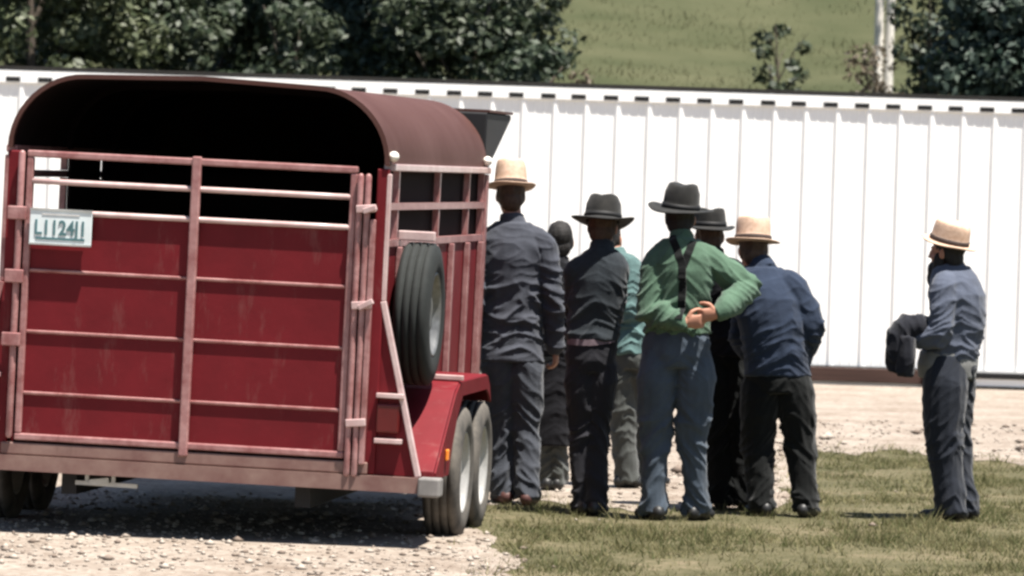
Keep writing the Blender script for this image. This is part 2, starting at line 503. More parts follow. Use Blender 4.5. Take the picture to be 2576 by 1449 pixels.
f = (of[None] + (np.arange(n)*6)[:, None, None]).reshape(-1, 3)
tag(obj('loose_stones', mesh_np('loose_stones', v.reshape(-1, 3), f, 3), M['stone']), 'loose pale stones scattered over the gravel', 'stones', kind='stuff')

# ------------------------------------------------------------------ white shed
YS = 54.0
shed = tag(empty('shed', (0, YS, 0)), 'long low white ribbed metal shed behind the group of men', 'shed')
PITCH_R, PH = .3058, .365
bm = bmesh.new()
prof = []
x = -14 * PITCH_R * 3.2
i0, i1 = -46, 54
for i in range(i0, i1):
    c = PH + i*PITCH_R
    prof += [(c-.038, 0), (c-.014, -.018), (c+.014, -.018), (c+.038, 0)]
    for q in (.35, .65):                                  # shallow stiffening swages between the ribs
        m_ = c + PITCH_R*q
        prof += [(m_-.010, 0), (m_, -.004), (m_+.010, 0)]
lo = [bm.verts.new((p, q, .10)) for p, q in prof]; hi = [bm.verts.new((p, q, 2.69)) for p, q in prof]
for k in range(len(prof)-1):
    bm.faces.new((lo[k], lo[k+1], hi[k+1], hi[k]))
obj('wall', bm, M['shed'], shed)
XL, XR = PH + i0*PITCH_R - .034, PH + (i1-1)*PITCH_R + .3
for xa in (XL, XR-.1): obj('end_wall', bx(xa, xa+.1, .03, 5.0, 0, 2.5), M['shed'], shed)
obj('rear_wall', bx(XL+.1, XR-.1, 4.9, 5.0, 0, 2.5), M['shed'], shed)
obj('roof', prism(bmesh.new(), [(-.028, 2.812), (5.2, 2.50), (5.2, 2.54), (-.028, 2.852)], 0, XL-.1, XR+.1), M['shedroof'], shed)
obj('eave_trim', bx(XL-.05, XR+.05, -.027, -.004, 2.685, 2.81), M['shed'], shed, bevel=.006)
slot0 = None
for i in range(-20, 26):
    c = PH + i*PITCH_R - .075 + random.uniform(-.006, .006)
    bm = bx(-.070, .070, -.030, -.024, -.023, .023)
    if slot0 is None:
        slot0 = obj('vent_slot', bm, M['slot'], shed); s = slot0
    else:
        bm.free(); s = link(slot0.copy()); s.parent = shed
    s.location = (c, 0, 2.722); 
b0, b1 = at(2035, 945, 53.9).x, at(2330, 945, 53.9).x
bm = bx(b0-6, b1, -.11, -.025, .035, .170)
obj('base_board', bm, M['wood'], shed, bevel=.006)
obj('base_flashing', bx(b0-6, b1, -.06, -.025, .172, .185), M['shedroof'], shed)
bm = bx(b1-.03, b1+.06, -.14, -.02, -.02, .20)
obj('base_post', bm, M['wood'], shed, bevel=.006)
bm = bmesh.new()
box(bm, b1+.07, XR, -.085, -.025, .035, .105)
obj('base_rail', bm, M['shed'], shed)
for za, zb in ((.105, .160), (-.02, .034)): obj('base_strip', bx(b1+.07, XR, -.10, -.025, za, zb), M['slot' if za > 0 else 'shedroof'], shed)
obj('base_flashing', bx(b1+.07, XR, -.06, -.025, .162, .18), M['greymetal'], shed)

obj('foundation', bx(b0-6, b1-.03, -.07, -.025, -.01, .033), M['greymetal'], shed)

# ------------------------------------------------------------------ livestock trailer
HEAD, TILT = 7.0, 1.1
tr = tag(empty('livestock_trailer', (-1.687, 28.87, .0), (0, R(TILT), R(-HEAD))), 'red livestock trailer with a slatted tail gate and rounded roof, parked on the gravel', 'trailer')
WH, L, ZE, ZR, RC = 1.0, 3.95, 2.0, 2.395, .39
def arch(off=0.0, n=12):
    pts = []
    for k in range(n+1):
        a = math.pi/2*k/n
        pts.append((WH - RC + (RC+off)*math.cos(a), ZE + (RC+off)*math.sin(a)))
    m = [(0, ZR + off + .015)]
    return pts + m + [(-p, z) for p, z in reversed(pts)]
# floor and chassis
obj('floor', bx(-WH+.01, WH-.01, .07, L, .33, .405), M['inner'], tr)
bm = bmesh.new()
for sx in (-.62, .62): box(bm, sx-.04, sx+.04, .08, L+1.0, .20, .325)
obj('chassis', bm, M['black'], tr)
obj('light_block_panel', bx(-WH+.02, WH-.02, L-.10, L-.07, .10, .328), M['black'], tr)  # added unseen panel, blocks skylight under the trailer
# roof: outer skin and dark inside skin
bm = bmesh.new()
o_, i_ = arch(.004), arch(-.010)
A = [bm.verts.new((p, -.03, z)) for p, z in o_]; B = [bm.verts.new((p, L+.02, z)) for p, z in o_]
for k in range(len(A)-1): bm.faces.new((A[k], A[k+1], B[k+1], B[k]))
rf = obj('roof', bm, M['roof'], tr, smooth=True)
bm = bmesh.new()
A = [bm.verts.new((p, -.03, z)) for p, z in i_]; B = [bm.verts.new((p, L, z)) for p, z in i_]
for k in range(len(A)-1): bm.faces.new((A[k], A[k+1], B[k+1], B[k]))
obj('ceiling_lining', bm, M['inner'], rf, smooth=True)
for yy in (-.04, 1.35, 2.65, L-.04):
    bm = bmesh.new()
    out, inn = arch(.008 if yy in (-.04,) else -.012), arch(-.016 if yy < 0 else -.045)
    prism(bm, out + inn[::-1], 1, yy, yy+.035)
    obj('roof_bow', bm, M['roof'] if yy < 0 else M['inner'], tr)
obj('front_wall', prism(bmesh.new(), [(-WH+.02, .41), (WH-.02, .41)] + arch(-.012), 1, L-.03, L), M['inner'], tr)
nose = bmesh.new()
prism(nose, [(L+.02, 1.95), (L+.02, 2.335), (L+1.15, 2.335), (L+1.15, 2.30)], 0, -WH+.03, WH-.01)
nz = obj('nose', nose, M['black'], tr, bevel=.01)
obj('nose_trim', bx(-WH+.02, WH, L+.03, L+1.17, 2.337, 2.352), M['roof'], nz)
# sides
for sgn in (1, -1):
    xo = sgn*WH
    def sx(a, b): return (min(a, b), max(a, b))
    x0, x1 = sx(xo, xo - sgn*.025)
    side = obj('side_panel', bx(x0, x1, .05, L, .405, 1.58), M['red'], tr)
    for yy in (.42, 1.10, 1.78, 2.46, 3.14, 3.72):
        a, b = sx(xo + sgn*.002, xo + sgn*.034)
        obj('side_rib', bx(a, b, yy-.028, yy+.028, .42, 1.578), M['rail'], side, bevel=.005)
    a, b = sx(xo + sgn*.012, xo - sgn*.030)
    zm = 1.79 if sgn > 0 else 1.865
    for z in (1.60, zm): obj('side_rail', bx(a, b, .06, L, z-.018, z+.018), M['rail'], tr)
    for yy in (.36, 1.95, 3.2, 3.84) if sgn > 0 else (.36, 1.36, 2.15, 3.2):
        obj('side_upright', bx(a+.004, b-.004, yy-.020, yy+.020, 1.62, zm-.02), M['rail'], tr)
        obj('side_upright', bx(a+.004, b-.004, yy-.020, yy+.020, zm+.02, 1.985), M['rail'], tr)
    a, b = sx(xo + sgn*.03, xo - sgn*.03)
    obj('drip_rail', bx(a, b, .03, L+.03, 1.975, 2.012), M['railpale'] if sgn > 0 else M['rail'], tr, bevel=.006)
    a, b = sx(xo + sgn*.02, xo - sgn*.02)
    obj('front_post', bx(a, b, L-.06, L+.02, .41, 1.97), M['rail'], tr, bevel=.006)
    cp = obj('corner_post', bx(*sx(xo+sgn*.008, xo-sgn*.055), -.030, .045, .40, 1.985), M['red'], tr, bevel=.008)
# added blackout boards behind the slats keep the side openings dark, except two bays
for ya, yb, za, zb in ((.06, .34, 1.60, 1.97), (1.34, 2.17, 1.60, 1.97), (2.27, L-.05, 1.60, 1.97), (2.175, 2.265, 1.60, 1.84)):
    obj('blackout_board', bx(-WH+.035, -WH+.05, ya, yb, za, zb), M['inner'], tr)
obj('blackout_board', bx(WH-.05, WH-.035, .6, L-.05, 1.60, 1.97), M['inner'], tr)
obj('added_dark_divider', bx(-WH+.06, WH-.06, 2.7, 2.73, .42, 1.9), M['inner'], tr)  # added dark panel, keeps the inside of the trailer dark
# tail gate
G0, G1, Z0, Z1 = -.90, .845, .475, 1.99
bm = bmesh.new()
t_ = .036
box(bm, G0, G1, -.05, -.005, Z1-t_, Z1); box(bm, G0, G1, -.05, -.005, Z0, Z0+t_)
box(bm, G0, G0+t_, -.048, -.007, Z0+t_, Z1-t_); box(bm, G1-t_, G1, -.048, -.007, Z0+t_, Z1-t_)
gate = obj('tail_gate', bm, M['rail'], tr, bevel=.008)
obj('gate_panel', bx(G0+t_-.003, G1-t_+.003, -.026, -.018, Z0+t_-.003, 1.665), M['red'], gate)
obj('centre_post', bx(-.024, .024, -.066, -.0275, Z0-.035, Z1+.01), M['rail'], gate, bevel=.008)
for z, w in ((1.83, .030), (1.672, .030)):
    obj('gate_bar', tube(bmesh.new(), [(G0+t_-.004, -.034, z), (0, -.034, z), (G1-t_+.004, -.034, z)], [w/2]*3, round_ends=False, n=12), M['railpale'], gate, smooth=True)
for z in (1.366, 1.046, .725):
    bm = bmesh.new()
    prism(bm, [(-.027, z-.012), (-.038, z-.004), (-.038, z+.003), (-.027, z+.007)], 0, G0+t_+.002, G1-t_-.002)
    obj('panel_rib', bm, M['rail'], gate)
def rod(name, pts, r, m, parent, rr=None):
    return obj(name, tube(bmesh.new(), pts, rr or [r]*len(pts), n=10), m, parent, smooth=True)
# latch rods on the right, hinge posts on the left
for xx, zt, zb in ((.865, 1.94, .40), (.905, 1.94, .40)):
    rod('latch_rod', [(xx, -.058, zb), (xx, -.058, .85), (xx+.0, -.062, 1.25), (xx, -.058, zt)], .017, M['rail'], gate)
for z in (.66, 1.27, 1.77): obj('latch_bracket', bar(bmesh.new(), (.85, -.075, z), (.955, -.075, z+.01), .02, .04), M['railpale'], gate, bevel=.005)
for q in (((.89, -.09, 1.26), (.965, -.095, 1.30)), ((.89, -.09, 1.76), (.96, -.1, 1.785))):
    obj('latch_handle', bar(bmesh.new(), *q, .022, .03), M['railpale'], gate, bevel=.005)
rod('hinge_rod', [(-.925, -.055, .50), (-.925, -.055, 1.97)], .018, M['rail'], gate)
for z in (1.0, 1.33, 1.66): obj('hinge', bar(bmesh.new(), (-.985, -.07, z), (-.885, -.07, z), .025, .07), M['rail'], gate, bevel=.006)
# corner channels outside the gate
bm = bmesh.new()
box(bm, .925, .955, -.072, -.037, .45, 1.72)
obj('stop_channel', bm, M['rail'], tr, bevel=.006)
# gussets, diagonal braces and bumper
for s in (1, -1):
    bm = bmesh.new()
    P_ = [(s*1.0, .40), (s*1.225, .40), (s*1.0, 1.29)]
    prism(bm, P_ if s > 0 else P_[::-1], 1, -.012, .0)
    obj('gusset_panel', bm, M['red'], tr)
    bm = bmesh.new()
    bar(bm, (s*1.235, -.015, .398), (s*1.007, -.015, 1.30), .032, .034, up=(0, 1, 0))
    bar(bm, (s*1.007, -.015, 1.30), (s*1.007, -.015, 1.96), .030, .030, up=(0, 1, 0))
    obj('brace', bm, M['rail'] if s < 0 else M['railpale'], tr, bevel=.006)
    # fender over the tandem wheels
    bm = bmesh.new()
    f_ = [(.02, .385), (.02, .43), (.70, .83), (.88, .872), (2.02, .872), (2.14, .83), (2.23, .72), (2.21, .71), (2.12, .805), (2.00, .845), (.90, .845), (.74, .80), (.08, .385)]
    a, b = sorted((s*1.003, s*1.31))
    prism(bm, f_, 0, a, b)
    fd = obj('fender', bm, M['red'], tr, bevel=.008)
    # side lip that hangs a little below the rear slope, open round the wheels
    a, b = sorted((s*1.306, s*1.318))
    sk = [(.05, .387), (.05, .42), (.71, .81), (.89, .866), (2.01, .866), (2.12, .81), (2.20, .71), (2.10, .76), (2.0, .79), (.98, .79), (.80, .68), (.66, .54), (.55, .387)]
    obj('fender_lip', prism(bmesh.new(), sk, 0, a, b), M['red'], fd)
    a, b = sorted((s*1.01, s*1.33))
    obj('fender_rail', bx(a, b, .86, .90, .874, .902), M['railpale'], fd, bevel=.005)
    obj('side_marker', bx(*sorted((s*1.320, s*1.336)), .36, .42, .47, .53), M['lens_amber'], fd, bevel=.006)
bm = bmesh.new()
prism(bm, [(-.06, .315), (-.06, .395), (.05, .395), (.05, .385), (-.045, .385), (-.045, .325), (.05, .325), (.05, .315)], 0, -1.34, 1.24)
obj('bumper', bm, M['bumper'], tr)
obj('sill', bx(-.97, .97, -.045, .03, .398, .462), M['bumper'], tr, bevel=.008)
for s in (1, -1):
    a, b = sorted((s*1.235, s*1.36))
    if s > 0: a = 1.243
    obj('bumper_block', bx(a, b, -.085, .05, .30, .40), M['greycap'], tr, bevel=.012)
# tail lights
for s in (1, -1):
    a, b = sorted((s*1.005, s*1.125))
    tl = obj('tail_light', bx(a, b, -.05, -.014, .62, .77), M['lens_red'], tr, bevel=.01)
    obj('light_guard', bx(a-.005, b+.02, -.06, -.014, .80, .825), M['railpale'], tl, bevel=.004)
    obj('light_guard', bx(a-.005, b+.02, -.06, -.014, .565, .59), M['railpale'], tl, bevel=.004)
# roof marker lamps
for x_, y_ in ((WH+.02, .02), (WH+.02, L-.1)):
    bm = bmesh.new()
    blob(bm, (x_, y_, 2.05), Vector((1,0,0)), Vector((0,1,0)), Vector((0,0,1)), .028, .05, .028)
    obj('marker_lamp', bm, M['lens_white'], tr, smooth=True)
# licence plate
pl = obj('license_plate', bx(-.865, -.535, -.072, -.064, 1.505, 1.685), M['plate'], tr, bevel=.01)
def text(body, size, name, loc, m, parent, sx=1.0):
    c = bpy.data.curves.new(name, 'FONT'); c.body = body; c.size = size; c.extrude = .0015; c.offset = .0022; c.align_x = 'CENTER'
    o = link(bpy.data.objects.new(name, c))
    dg = bpy.context.evaluated_depsgraph_get(); dg.update()
    me = bpy.data.meshes.new_from_object(o.evaluated_get(dg))
    bpy.data.objects.remove(o)
    me.materials.clear()
    q = obj(name, me, m, parent)
    q.location = loc; q.rotation_euler = (R(90), 0, 0); q.scale = (sx, 1, 1)
    return q
text('L1124J1', .108, 'plate_number', (-.70, -.0745, 1.555), M['plate_ink'], pl, .80)
for q in ((-.865, -.535, 1.680, 1.690), (-.865, -.535, 1.500, 1.510)): obj('plate_frame', bx(q[0], q[1], -.076, -.062, q[2], q[3]), M['steel'], pl)
obj('plate_rule', bx(-.83, -.57, -.0745, -.0722, 1.528, 1.540), M['plate_ink'], pl)
obj('plate_rule', bx(-.80, -.60, -.0745, -.0722, 1.657, 1.665), M['greymetal'], pl)
# hanging bracket under the bumper
bm = bmesh.new()
bar(bm, (-.58, .06, .265), (-.25, .06, .262), .03, .022); bar(bm, (-.52, .06, .27), (-.52, .06, .318), .02); bar(bm, (-.38, .06, .27), (-.38, .06, .318), .02)
bar(bm, (-.50, .05, .27), (-.40, .05, .285), .05, .03)
obj('tow_bracket', bm, M['steel'], tr)
# wheels
def wheel(name, parent, loc, rad=.355, wid=.20, tyre_m=None, side=1, rim_m=None):
    bm = bmesh.new()
    lathe(bm, [(.02*side, .03), (.055*side, .05), (.060*side, .09), (.015*side, .12), (.025*side, .17), (.075*side, .205), (.088*side, .215), (.085*side, .222), (-.08*side, .222), (-.08*side, .20), (0, .17), (-.02*side, .03)])
    w_ = obj(name, bm, rim_m or M['rim'], parent, smooth=True)
    w_.location = loc
    bm = bmesh.new()
    h = wid/2
    lathe(bm, [(-h*.85, .215), (-h*1.0, .25), (-h*1.02, rad*.80), (-h*.88, rad*.95), (-h*.7, rad), (-h*.50, rad+.001), (-h*.47, rad-.011), (-h*.40, rad-.011), (-h*.37, rad+.002), (-h*.06, rad+.003), (-h*.03, rad-.010), (h*.03, rad-.010), (h*.06, rad+.003), (h*.37, rad+.002), (h*.40, rad-.011), (h*.47, rad-.011), (h*.50, rad+.001), (h*.7, rad), (h*.88, rad*.95), (h*1.02, rad*.80), (h, .25), (h*.85, .215)], n=56)
    # tread grooves
    ty = obj('tyre', bm, tyre_m or M['rubberdust'], w_, smooth=True)
    bm = bmesh.new()
    for k in range(5):
        a = 2*math.pi*k/5
        r_ = bmesh.ops.create_uvsphere(bm, u_segments=8, v_segments=6, radius=.012)
        for v in r_['verts']: v.co += Vector((.03*side, .085*math.cos(a), .085*math.sin(a)))
    obj('wheel_nut', bm, M['steel'], w_)
    bm = bmesh.new()
    for k in range(8):
        a = 2*math.pi*(k+.5)/8
        r_ = bmesh.ops.create_uvsphere(bm, u_segments=10, v_segments=6, radius=1)
        for v in r_['verts']: v.co = Vector((.030*side + .012*v.co.x, .172*math.cos(a) + .022*v.co.y, .172*math.sin(a) + .022*v.co.z))
    obj('rim_holes', bm, M['slot'], w_)
    return w_
for s in (1, -1):
    for yy in (1.24, 2.02):
        dz = -.02 if s > 0 else .02
        zc = .355 - .012 + s*(1.15*math.sin(R(TILT)))
        wheel('wheel', tr, (s*1.225, yy, zc), side=s)
obj('axle', bx(-1.12, 1.12, 1.21, 1.27, .30, .36), M['black'], tr)
obj('axle', bx(-1.12, 1.12, 1.99, 2.05, .30, .36), M['black'], tr)
sp = wheel('spare_wheel', tr, (1.125, .50, 1.23), rad=.375, wid=.19, tyre_m=M['rubber'], side=1, rim_m=M['rimdark'])
bm = bmesh.new()
bar(bm, (1.0, .50, 1.23), (1.10, .50, 1.23), .08)
obj('spare_bracket', bm, M['rail'], tr, bevel=.006)
bm = bmesh.new()
bar(bm, (1.02, 1.15, .935), (1.02, 1.15, 1.58), .05)
obj('side_post', bm, M['rail'], tr, bevel=.006)
for z in (1.62, ):
    obj('spare_hook', bar(bmesh.new(), (1.005, .44, z+.02), (1.20, .44, z+.02), .05, .05), M['railpale'], tr, bevel=.006)

# ------------------------------------------------------------------ people
def pv(v): return Vector(v)
def hand(bm, wrist, d, palm_n, thumb_side, curl=25, size=1.0):
    d = d.normalized(); n = (palm_n - d*palm_n.dot(d)).normalized(); s = d.cross(n).normalized()
    if s.dot(thumb_side) < 0: s = -s
    k = size
    ring_loft(bm, [(wrist - d*.01*k, s*.026*k, n*.019*k), (wrist + d*.02*k, s*.032*k, n*.018*k), (wrist + d*.055*k, s*.041*k, n*.016*k), (wrist + d*.09*k, s*.042*k, n*.013*k), (wrist + d*.100*k, s*.036*k, n*.009*k)])
    for i, (off, ln, cu) in enumerate(((.031, .072, 0), (.010, .082, 4), (-.011, .075, 8), (-.031, .058, 13))):
        p = wrist + d*.090*k + s*off*k
        a = 0; pts = [p]
        dirn = (d + s*off*1.2).normalized()
        for f in (.45, .32, .23):
            a += R(curl + cu) * (1.0 if f > .4 else 1.15)
            q = dirn*math.cos(a) + n*math.sin(a)
            p = p + q*ln*f*k
            pts.append(p)
        tube(bm, pts, [.0100*k, .0092*k, .0085*k, .0072*k], n=8)
    p = wrist + d*.03*k + s*.03*k
    pts = [p, p + (d*.5 + s*.75 + n*.25).normalized()*.035*k, p + (d*.5 + s*.75 + n*.25).normalized()*.035*k + (d*.85 + s*.25 + n*.4).normalized()*.032*k,
           p + (d*.5 + s*.75 + n*.25).normalized()*.035*k + (d*.85 + s*.25 + n*.4).normalized()*.032*k + (d*.9 + n*.5).normalized()*.025*k]
    tube(bm, pts, [.0135*k, .0125*k, .011*k, .009*k], n=8)

def head(bm, c, w, f, u, beard=False):
    blob(bm, c + u*.030 - f*.012, w, f, u, .076, .096, .088)
    blob(bm, c - u*.045 + f*.030, w, f, u, .058, .064, .078)
    blob(bm, c - u*.100 + f*.062, w, f, u, .028, .026, .024)      # chin
    blob(bm, c - u*.012 + f*.094, w, f, u, .013, .018, .026)      # nose
    blob(bm, c - u*.030 + f*.104, w, f, u, .017, .016, .012)
    blob(bm, c + u*.022 + f*.078, w, f, u, .052, .018, .012)      # brow
    blob(bm, c - u*.064 + f*.086, w, f, u, .026, .012, .007)      # lips
    blob(bm, c - u*.076 + f*.084, w, f, u, .022, .012, .007)
    for s in (-1, 1):
        blob(bm, c + w*s*.078 - u*.012 - f*.005, w, f, u, .012, .022, .032)
        blob(bm, c + w*s*.032 + f*.074 - u*.004, w, f, u, .014, .012, .010)
        blob(bm, c + w*s*.040 + f*.062 - u*.035, w, f, u, .022, .022, .018)

def hat(parent, c, w, f, u, rc, hc, rb, curl, droop, mats, top=.82, oval=1.12, crease=.012):
    n = 56
    prof = [(rc-.008, -.006), (rc+.01, -.006), ((rc+rb)/2, -.006), (rb-.006, -.005), (rb, 0), (rb-.006, .004), ((rc+rb)/2, .004), (rc+.012, .005), (rc+.002, .012), (rc*.985, hc*.35), (rc*.95, hc*.65), (rc*(top+.07), hc*.88), (rc*top, hc*.965), (rc*top*.82, hc), (rc*.35, hc-.004), (.004, hc-.006)]
    bm = bmesh.new(); rings = []
    for r, z in prof:
        ring = []
        r_in = r
        for k in range(n):
            r = r_in
            a = 2*math.pi*k/n
            la, fo = math.cos(a), math.sin(a)
            t = max(0, (r - rc) / (rb - rc))
            ph = c.x*37 + rb*90
            zz = z + (curl*la*la - droop*fo*fo) * t**1.6 + (.007*math.sin(2*a+ph) + .005*math.sin(3*a+1+ph*.7))*t
            if z > .02: r = r * (1 + .045*noise.noise(Vector((la*1.8 + ph, fo*1.8, z*14))))
            if z > hc*.8: zz -= crease*math.exp(-(la*r/.03)**2) * (1 if r < rc*top else .6)
            ring.append(bm.verts.new(c + w*la*r + f*fo*r*oval + u*zz))
        rings.append(ring)
    for A, B in zip(rings, rings[1:]):
        for k in range(n): bm.faces.new((A[k], A[(k+1) % n], B[(k+1) % n], B[k]))
    bm.faces.new(rings[-1])
    h = obj('hat', bm, mats[0], parent, smooth=True)
    bm = bmesh.new(); rings = []
    for r, z in ((rc+.001, .010), (rc+.006, .012), (rc+.004, .036), (rc-.002, .038)):
        rings.append([bm.verts.new(c + w*math.cos(2*math.pi*k/n)*r + f*math.sin(2*math.pi*k/n)*r*oval + u*z) for k in range(n)])
    for A, B in zip(rings, rings[1:]):
        for k in range(n): bm.faces.new((A[k], A[(k+1) % n], B[(k+1) % n], B[k]))
    obj('hat_band', bm, mats[1], h, smooth=True)
    return h

def folds(seed, amp, centres=(), fz=9.0, fx=4.0, slant=0.0):
    def crease(v): return (1 - min(1, abs(v)*1.25))**4
    def fn(p):
        x, y, z = float(p[0]), float(p[1]), float(p[2])
        zz = z + slant*abs(x)
        wob = noise.noise(Vector((x*5, y*5, z*5 + seed)))*.35
        q = Vector((x*fx*.8 + seed + wob, y*fx*.8, zz*fz + wob))
        c1 = crease(noise.noise(q))
        c2 = crease(noise.noise(Vector((x*fx*1.7 - seed, y*fx*1.7 + wob, zz*fz*1.9))))
        low = noise.noise(Vector((x*3.2, y*3.2, z*2 + seed)))
        v = .55*low + .40*(c1 - .3) + .16*(c2 - .3)
        for c, rad, k in centres:
            d = math.sqrt((x-c[0])**2 + (y-c[1])**2 + (z-c[2])**2)
            if d < rad: v += k * (1 - d/rad) * (.9*(c2 - .3) + .7*(c1 - .3))
        return amp * v
    return fn

def person(label, D, px, J, yaw=0, torso=(.165, .15, .19, .185), depth=(.105, .10, .12, .105), top='shirt', top_m=None, leg_m=None, shoe_m=None,
           hem=.0, hem_w=1.0, lean=None, hatspec=None, hair_m=None, hyaw=None, hpitch=0, hands=None, leg_r=(.105, .085, .078, .085), arm_r=(.075, .062, .052), foot_dirs=(0, 0),
           seed=1, amp=.018, slant=.5, group='men gathered beside the trailer', shoulder_drop=.0, sleeve_end=1.0, coat_len=None, beard_m=None, neck_r=.058, collar=True, hunch=0.0, top_t0=-.05):
    base = at(px[0], px[1], D)
    root_loc = Vector((base.x, base.y, 0))
    def P(k):
        x, y, dy = J[k]
        return at(x, y, D + dy) - root_loc
    Rz = Matrix.Rotation(R(yaw), 3, 'Z')
    w, f, u = Rz @ Vector((1,0,0)), Rz @ Vector((0,1,0)), Vector((0,0,1))
    hy = yaw if hyaw is None else hyaw
    Rh = Matrix.Rotation(R(hy), 3, 'Z') @ Matrix.Rotation(R(hpitch), 3, 'X')
    hw, hf, hu = Rh @ Vector((1,0,0)), Rh @ Vector((0,1,0)), Rh @ Vector((0,0,1))
    hip, neck, hc = P('hip'), P('neck'), P('head')
    for k in 'LR':
        pass
    j = {k: P(k) for k in J}
    # feet on the ground
    for k in ('anL', 'anR'): j[k].z = .085
    # ---------------- body, one continuous surface
    bm = bmesh.new()
    def trings(e, t0=-.12, t1=1.06, hemw=1.0, zhem=None):
        rs = []
        tw, td = torso, depth
        prof = [(-.16, tw[0]*.80, td[0]*.85), (-.04, tw[0], td[0]*1.02), (.12, tw[0]*.99, td[0]), (.32, tw[1], td[1]), (.50, (tw[1]+tw[2])/2, (td[1]+td[2])/2), (.70, tw[2], td[2]), (.84, tw[3], td[3]), (.93, tw[3]*.80, td[3]*.84), (1.0, tw[3]*.50, td[3]*.72), (1.07, neck_r*1.15, neck_r*1.2)]
        for t, a, b in prof:
            if t < t0 or t > t1: continue
            c = hip.lerp(neck, t) - f*hunch*math.sin(math.pi*min(1, max(0, t)))
            if t > .9: c = c + f*.0
            rs.append((c, w*(a+e), f*(b+e)))
        return rs
    ring_loft(bm, trings(-.012))
    tube(bm, [neck - (hc - neck)*.25, neck.lerp(hc, .45), hc - hu*.03], [neck_r, neck_r*.95, neck_r*.98])
    head(bm, hc, hw, hf, hu)
    for s in 'LR':
        tube(bm, [j['sh'+s], j['el'+s], j['wr'+s]], [arm_r[0]*.72, arm_r[1]*.70, .030])
        d = (j['wr'+s] - j['el'+s]).normalized()
        hd = (hands or {}).get(s, {})
        dd = Vector(hd['d']) if 'd' in hd else d
        pn = Vector(hd.get('n', (-1 if s == 'R' else 1, 0.2, 0)))
        ts = Vector(hd.get('t', (0, 1, 0)))
        hand(bm, j['wr'+s] + dd.normalized()*.005, dd, pn, ts, hd.get('curl', 28))
        tube(bm, [j['hip'+s], j['kn'+s], j['an'+s]], [leg_r[0]*.74, leg_r[1]*.66, leg_r[2]*.52])
        fd = Matrix.Rotation(R(foot_dirs[0 if s == 'L' else 1]), 3, 'Z') @ Vector((0, 1, 0))
        tube(bm, [j['an'+s] + Vector((0, 0, -.045)) - fd*.03, j['an'+s] + fd*.12 + Vector((0, 0, -.058))], [.034, .022])
    me = fuse(bm, .0055, 3)
    body = obj('person', me, [M['skin'], M['eye']], None, smooth=True)
    eyes = [hc + hw*s*.032 + hf*.086 - hu*.002 for s in (-1, 1)]
    n = len(me.polygons)
    cen = np.empty(n*3, 'f'); me.polygons.foreach_get('center', cen); cen = cen.reshape(-1, 3)
    mi = np.zeros(n, 'i')
    for e in eyes: mi[np.linalg.norm(cen - np.array(e), axis=1) < .011] = 1
    me.polygons.foreach_set('material_index', mi)
    body.location = root_loc
    tag(body, label, 'person', group)
    out = {'body': body, 'j': j, 'w': w, 'f': f, 'u': u, 'hc': hc, 'hw': hw, 'hf': hf, 'hu': hu}
    # ---------------- top
    bm = bmesh.new()
    rr = trings(.012, t0=-.10 if hem <= 0 else -.2)
    if hem > 0:
        c0 = hip - (neck - hip).normalized()*hem
        rr = [(c0, w*(torso[0]*hem_w + .02), f*(depth[0]*hem_w + .025)), (c0.lerp(hip, .5), w*(torso[0]*(1+hem_w)/2 + .016), f*(depth[0]*(1+hem_w)/2 + .02))] + [r for r in trings(.014, t0=-.05)]
    else:
        rr = [r for r in trings(.014, t0=top_t0)]
    ring_loft(bm, rr)
    for s in 'LR':
        e = j['el'+s]; wr = j['wr'+s]
        cuff = e.lerp(wr, sleeve_end)
        tube(bm, [j['sh'+s].lerp(neck, .25), j['sh'+s], j['sh'+s].lerp(e, .5), e, e.lerp(cuff, .5), cuff], [arm_r[0]*1.0, arm_r[0]*1.02, arm_r[0]*.98, arm_r[1]*1.05, arm_r[1]*.98, arm_r[2]], round_ends=True)
    if collar:
        tube(bm, [neck - (hc-neck)*.30, neck.lerp(hc, .30)], [neck_r+.020, neck_r+.012], round_ends=False)
    me = fuse(bm, .0075, 3)
    cs = [(tuple(j['elL']), .20, 1.0), (tuple(j['elR']), .20, 1.0), (tuple(hip.lerp(neck, .18)), .26, 1.1), (tuple(j['shL'] - Vector((0,0,.1))), .16, .5), (tuple(j['shR'] - Vector((0,0,.1))), .16, .5)]
    displace(me, folds(seed, amp, cs, slant=slant))
    out['top'] = obj(top, me, top_m, body, smooth=True)
    # ---------------- trousers
    bm = bmesh.new()
    ring_loft(bm, [(hip.lerp(neck, .16 if top_t0 < .05 else top_t0 + .12), w*(torso[1]+.006), f*(depth[1]+.006)), (hip.lerp(neck, .04), w*(torso[0]+.008), f*(depth[0]+.010)), (hip.lerp(neck, -.08), w*(torso[0]+.006), f*(depth[0]+.012)), (hip.lerp(neck, -.2), w*torso[0]*.9, f*depth[0]*.95)])
    for s in 'LR':
        an = j['an'+s] + Vector((0, 0, -.045))
        h0 = j['hip'+s].copy(); h0.z = hip.z + .02; h0 = h0.lerp(hip, .25)
        tube(bm, [h0, j['hip'+s] + Vector((0, 0, -.06)), j['kn'+s], j['kn'+s].lerp(an, .5), an], [leg_r[0]*.85, leg_r[0], leg_r[1], leg_r[2], leg_r[3]], round_ends=False)
    me = fuse(bm, .008, 3)
    cs = [(tuple(j['knL']), .24, 1.0), (tuple(j['knR']), .24, 1.0), (tuple(j['anL']), .2, 1.3), (tuple(j['anR']), .2, 1.3), (tuple(hip - Vector((0, 0, .15))), .2, .8)]
    displace(me, folds(seed + 11, amp*.85, cs, fz=7, fx=5, slant=.9))
    out['trousers'] = obj('trousers', me, leg_m, body, smooth=True)
